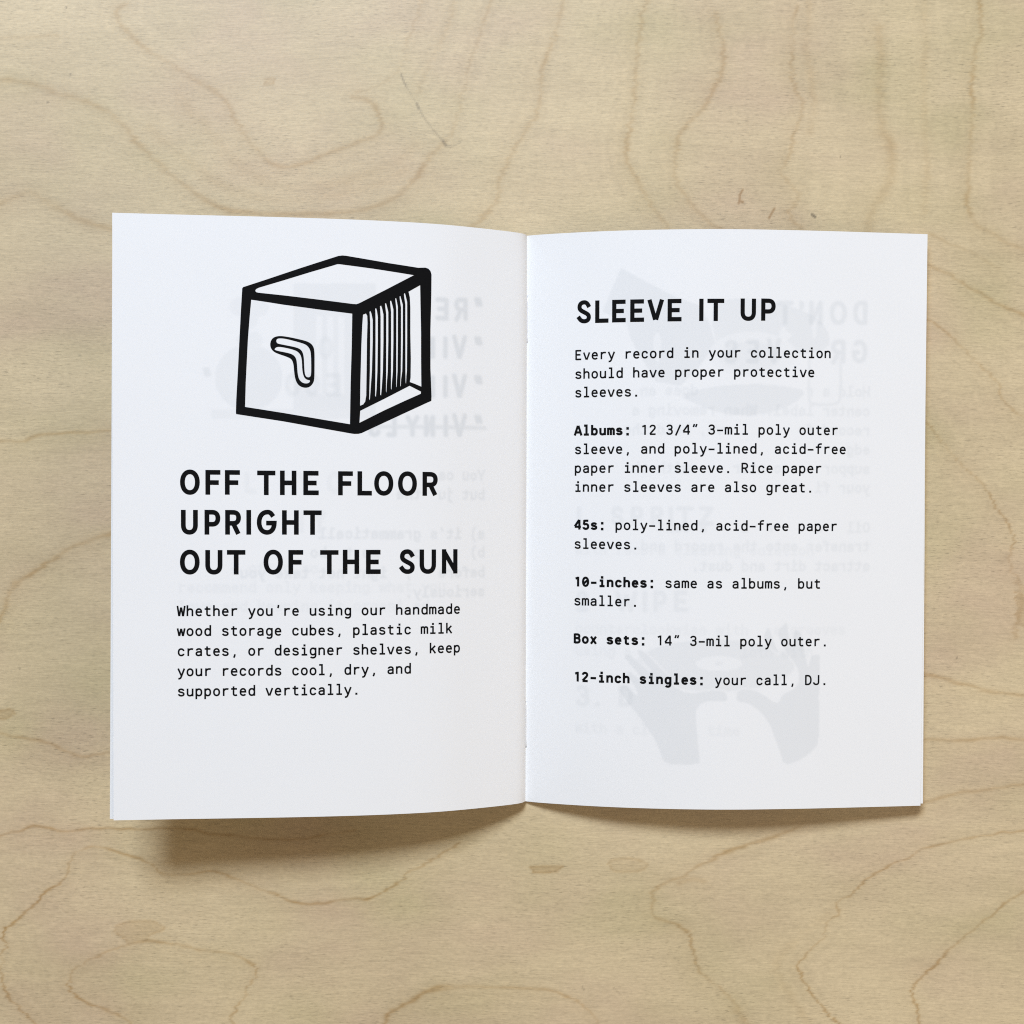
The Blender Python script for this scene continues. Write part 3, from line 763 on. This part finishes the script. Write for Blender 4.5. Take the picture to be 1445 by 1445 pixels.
def build_leaf(page, off, thick, dx_extra=0.0, dy=0.0, ghost=None, step=.25, du=0.0, droop=0.0):
    nu = int(round(page.U[-1] / step)) + 1
    nv = int(round(PH / step)) + 1 if ghost is not None else 2
    u = np.linspace(0, page.U[-1], nu); v = np.linspace(0, PH, nv)
    UU, VV = np.meshgrid(u, v)
    sag = off * 1.0 - droop * (UU / page.U[-1]) ** 2
    top = np.stack(page.at(UU, VV, sag, dx_extra), -1)
    bot = np.stack(page.at(np.stack([u, u]), np.stack([u * 0, u * 0 + PH]), sag[[0, -1]] - thick, dx_extra), -1)
    if du or dy:
        top[..., 1] += dy * VV / PH * UU / page.U[-1]; bot[1, :, 1] += dy * u / page.U[-1]
        f = (UU / page.U[-1])[..., None]; top = top + np.array([page.side * du, 0, 0]) * f
        f = (u / page.U[-1])[None, :, None]; bot = bot + np.array([page.side * du, 0, 0]) * f
    nt = nu * nv
    co = np.concatenate([top.reshape(-1, 3), bot.reshape(-1, 3)]) * MM
    I = np.arange(nt).reshape(nv, nu); B0 = nt + np.arange(nu); B1 = nt + nu + np.arange(nu)
    q = [np.stack([I[:-1, :-1], I[1:, :-1], I[1:, 1:], I[:-1, 1:]], -1).reshape(-1, 4)]
    q.append(np.stack([B0[:-1], B0[1:], B1[1:], B1[:-1]], -1))
    q.append(np.stack([I[0, :-1], I[0, 1:], B0[1:], B0[:-1]], -1))
    q.append(np.stack([I[-1, 1:], I[-1, :-1], B1[:-1], B1[1:]], -1))
    q = np.concatenate(q)
    ends = [list(I[::-1, 0]) + [B0[0], B1[0]], list(I[:, -1]) + [B1[-1], B0[-1]]]
    if page.side < 0:
        q = q[:, ::-1]; ends = [e[::-1] for e in ends]
    loops = np.concatenate([q.ravel()] + [np.array(e) for e in ends]); sizes = np.array([4] * len(q) + [len(e) for e in ends])
    me = bpy.data.meshes.new("page")
    me.vertices.add(len(co)); me.vertices.foreach_set("co", co.ravel())
    me.loops.add(len(loops)); me.loops.foreach_set("vertex_index", loops.astype(np.int32))
    me.polygons.add(len(sizes)); me.polygons.foreach_set("loop_start", np.concatenate([[0], np.cumsum(sizes)[:-1]]).astype(np.int32))
    me.polygons.foreach_set("loop_total", sizes.astype(np.int32))
    sm = np.zeros(len(sizes), bool); sm[:(nv - 1) * (nu - 1)] = True
    me.polygons.foreach_set("use_smooth", sm)
    me.update(calc_edges=True); me.validate()
    me.set_sharp_from_angle(angle=math.radians(40))
    if ghost is not None:
        a = me.attributes.new("show_through", 'FLOAT', 'POINT')
        a.data.foreach_set("value", np.concatenate([ghost.ravel(), np.zeros(2 * nu)]).astype(np.float32))
    me.materials.append(PAPER)
    o = bpy.data.objects.new("page", me)
    scene.collection.objects.link(o)
    o.parent = booklet
    return o

left_page = build_leaf(LEFT, 0, .10, ghost=left_ghost())
left_page["label"] = "left page with a drawing of a record crate, a headline and one paragraph"
right_page = build_leaf(RIGHT, 0, .10, ghost=right_ghost())
right_page["label"] = "right page with a short headline and six paragraphs"
for k in range(1, 5):
    build_leaf(LEFT, -.15 * k, .10, dx_extra=-.55 * min(k, 1.4) - .05 * k, dy=.25 * min(k, 1) - .02 * k, step=.4, du=.03 * k, droop=.3)
    build_leaf(RIGHT, -.15 * k, .10, dx_extra=.85 + .04 * k, dy=.45, step=.4, du=-.02 * k, droop=.4)

for y0, y1 in ((418, 484), (990, 1053)):
    pts = [LEFT.at(0.0, (y - 332.5) / 798 * PH) for y in np.linspace(y0, y1, 9)]
    r = .13; verts = []; faces = []
    P = [np.array([float(a) for a in p]) + np.array([.16, 0, .01]) for p in pts]
    P = [P[0] + np.array([0, .15, -.8])] + P + [P[-1] + np.array([0, -.15, -.8])]
    for i, c in enumerate(P):
        t = P[min(i + 1, len(P) - 1)] - P[max(i - 1, 0)]; t /= np.linalg.norm(t)
        e1 = np.array([1., 0, 0]); e2 = np.cross(t, e1)
        for k in range(10):
            a = 2 * math.pi * k / 10
            verts.append(tuple((c + r * (math.cos(a) * e1 + math.sin(a) * e2)) * MM))
    for i in range(len(P) - 1):
        for k in range(10):
            faces.append([i * 10 + k, i * 10 + (k + 1) % 10, (i + 1) * 10 + (k + 1) % 10, (i + 1) * 10 + k])
    faces += [list(range(9, -1, -1)), list(range((len(P) - 1) * 10, len(P) * 10))]
    link_mesh("staple", verts, faces, STEEL, booklet)

for y in (418.5, 482.5, 990.5, 1053.5):       # flat black dots painting the dark inside the wire holes
    v = (y - 332.5) / 798 * PH
    ink_mesh("staple_hole_dark", RIGHT, [(0, [(.03, v - .22), (.03, v + .22), (.24, v + .18), (.26, v - .2)])], INK, right_page)

# ------------------------------------------------------------------ the print on the left page
def headline(page, parent, letters, pen):
    polys = []
    for ch, x0, x1, y0, y1 in letters:
        p0, v0 = onp(page, x0, y0); p1, v1 = onp(page, x1, y1)
        polys += pen_polys(ch, p0, p1, v0, v1, pen)
    return ink_mesh("heading", page, polys, INK, parent)

def boxes(x_org, y_org, k, items):
    return [(ch, x_org + a / k, x_org + b / k, y_org + c / k, y_org + d / k) for ch, a, b, c, d in items]

K = 5.558
head = boxes(240, 630, K, [('O', 78, 233, 180, 380), ('F', 277, 395, 184, 379), ('F', 430, 548, 185, 379), ('T', 683, 826, 189, 382), ('H', 862, 991, 189, 382), ('E', 1045, 1166, 191, 382)])
head += boxes(460, 630, K, [('F', 95, 211, 194, 384), ('L', 247, 360, 194, 385), ('O', 378, 528, 193, 387), ('O', 565, 713, 194, 388), ('R', 757, 876, 199, 388)])
head += boxes(240, 630, K, [('U', 85, 218, 497, 692), ('P', 270, 394, 497, 692), ('R', 432, 556, 498, 692), ('I', 598, 636, 498, 692), ('G', 680, 836, 496, 693), ('H', 878, 1009, 500, 692), ('T', 1046, 1189, 501, 693)])
head += boxes(240, 630, K, [('O', 77, 232, 809, 1005), ('U', 276, 411, 812, 1005), ('T', 446, 591, 812, 1004), ('O', 733, 885, 809, 1005), ('F', 928, 1044, 812, 1001), ('T', 1177, 1321, 813, 1001)])
head += boxes(460, 630, K, [('H', 132, 260, 810, 1000), ('E', 314, 429, 811, 1000), ('S', 572, 696, 806, 1000), ('U', 734, 863, 808, 999), ('N', 909, 1031, 806, 996)])
headline(LEFT, left_page, head, 1.16)

def paragraph(page, parent, p0, adv, lines):
    polys = []
    for text, v, tilt, nb in lines:
        if nb: polys += mono_polys(text[:nb], p0, v, adv, True, tilt)
        if len(text) > nb:
            polys += mono_polys(text[nb:], p0 + nb * adv, v + tilt * nb * adv, adv, False, tilt)
    return ink_mesh("paragraph", page, polys, INK, parent)

paragraph(LEFT, left_page, -91.08, 2.1425, [("Whether you're using our handmade", 98.32, -.0015, 0), ("wood storage cubes, plastic milk", 103.18, -.001, 0),
          ("crates, or designer shelves, keep", 108.1, -.001, 0), ("your records cool, dry, and", 113.02, -.001, 0), ("supported vertically.", 117.95, -.001, 0)])
for lines in ([("Every record in your collection", 32.98, -.006, 0), ("should have proper protective", 37.86, -.0055, 0), ("sleeves.", 42.65, -.004, 0)],
              [('Albums: 12 3/4" 3-mil poly outer', 52.5, -.003, 7), ("sleeve, and poly-lined, acid-free", 57.3, -.002, 0), ("paper inner sleeve. Rice paper", 62.16, -.0006, 0), ("inner sleeves are also great.", 67.03, 0, 0)],
              [("45s: poly-lined, acid-free paper", 76.8, .002, 4), ("sleeves.", 81.73, .002, 0)],
              [("10-inches: same as albums, but", 91.5, .003, 10), ("smaller.", 96.38, .003, 0)],
              [('Box sets: 14" 3-mil poly outer.', 106.18, .0042, 9)],
              [("12-inch singles: your call, DJ.", 116.05, .005, 16)]):
    paragraph(RIGHT, right_page, 12.99, 2.147, lines)

headline(RIGHT, right_page, boxes(800, 360, K, [('S', 76, 188, 356, 534), ('L', 222, 326, 356, 530), ('E', 355, 461, 351, 526), ('E', 497, 605, 348, 523), ('V', 630, 762, 346, 523), ('E', 790, 899, 344, 519), ('I', 1036, 1073, 342, 517), ('T', 1102, 1233, 342, 517)])
         + boxes(1010, 360, K, [('U', 195, 315, 340, 517), ('P', 357, 469, 340, 516)]), 1.1)

def crate_drawing():
    T1 = lambda x, y: (300 + x / 4.014, 340 + y / 4.014)
    T2 = lambda x, y: (470 + x / 5.558, 380 + y / 5.558)
    T3 = lambda x, y: (280 + x / 5.559, 380 + y / 5.559)
    on = lambda pts, T: [onp(LEFT, *T(*p)) for p in pts]
    outer = on([(168,268),(174,261),(184,258),(300,220),(500,153),(690,92),(712,85),(735,82),(757,84),(780,88),(1000,126),(1165,152),(1205,151),(1222,157),(1234,170),(1240,190),(1239,300),(1234,500),(1234,720),(1240,880),(1239,906),(1218,915),(1060,988),(862,1080),(845,1088),(825,1093),(800,1093),(780,1090),(600,1058),(400,1022),(134,981),(132,972),(134,900),(143,740),(150,600),(160,400)], T1)
    holes = [on([(243,285),(243,278),(248,272),(262,265),(400,224),(550,178),(690,137),(705,132),(720,132),(900,156),(1140,194),(980,277),(830,353),(815,358),(795,357),(600,332),(400,308),(258,293),(248,290)], T1),
             on([(219,333),(300,345),(400,361),(600,388),(791,412),(788,600),(782,800),(778,1038),(600,1008),(400,974),(184,940),(188,800),(200,560),(210,430)], T1)]
    tops = [(235, 268, 350), (286, 301, 328), (330, 344, 305), (368, 384, 285), (408, 421, 265), (447, 461, 245), (488, 499, 225), (522, 533, 209), (556, 569, 187)]
    mid = [(223, 264), (291, 311), (333, 351), (373, 395), (417, 433), (455, 473), (496, 508), (533, 547), (567, 581)]
    low = [(214, 236, 1066), (283, 293, 1025), (330, 341, 1000), (370, 382, 990), (415, 421, 966), (454, 462, 944), (495, 501, 925), (527, 534, 920), (569, 575, 896)]
    for i, ((a, b, ty), (c, d), (e, f, by)) in enumerate(zip(tops, mid, low)):
        if i == 0:
            pts = [(235,356),(258,347),(268,366),(270,420),(266,560),(263,800),(260,990),(252,1038),(236,1060),(212,1070),(214,900),(222,600),(229,440)]
        else:
            pts = [(a, ty + 5), ((a + b) / 2, ty), (b, ty + 20), (d, ty + 70), (d, 560), (d - (d - f) * .35, 800), (f, by - 60), ((e + f) / 2, by), (e, by - 8), (c - (c - e) * .3, 800), (c, 560), (c, ty + 90), (a + 2, ty + 30)]
        holes.append(on(pts, T2))
    holes.append(on([(592,176),(683,125),(686,300),(690,500),(690,700),(692,920),(640,898),(602,884),(608,850),(610,700),(606,500),(606,300),(602,220)], T2))
    holes.append(on([(213,1110),(400,1017),(600,914),(640,934),(690,960),(688,976),(560,1033),(400,1107),(207,1204)], T2))
    sm = lambda pts: chaikin(pts, 2, True)
    handle = on(sm([(562,590),(568,560),(585,537),(620,523),(680,525),(820,555),(870,572),(900,600),(911,640),(911,760),(910,860),(900,895),(875,922),(845,931),(810,925),(780,905),(762,870),(752,820),(747,750),(735,712),(710,692),(620,662),(588,645),(568,620)]), T3)
    hh = [on(sm([(610,565),(615,546),(640,541),(690,546),(810,578),(848,594),(872,622),(883,660),(885,760),(884,825),(878,843),(860,849),(843,841),(833,815),(829,740),(827,690),(818,650),(800,627),(765,611),(640,587),(618,581)]), T3),
          on(sm([(595,630),(605,615),(628,607),(680,615),(750,632),(785,650),(805,680),(812,720),(815,800),(828,848),(850,867),(878,870),(870,890),(845,897),(815,890),(790,865),(778,820),(772,720),(762,690),(740,668),(700,655),(620,640)]), T3)]
    polys = []
    for loops in ([outer] + holes, [handle] + hh):
        vs = [[Vector((x, y, 0)) for x, y in lp] for lp in loops]
        flat = [(p.x, p.y) for lp in vs for p in lp]
        for tri in geometry.tessellate_polygon(vs): polys.append((0, [flat[i] for i in tri]))
    return ink_mesh("crate_drawing", LEFT, polys, INK, left_page)

crate_drawing()
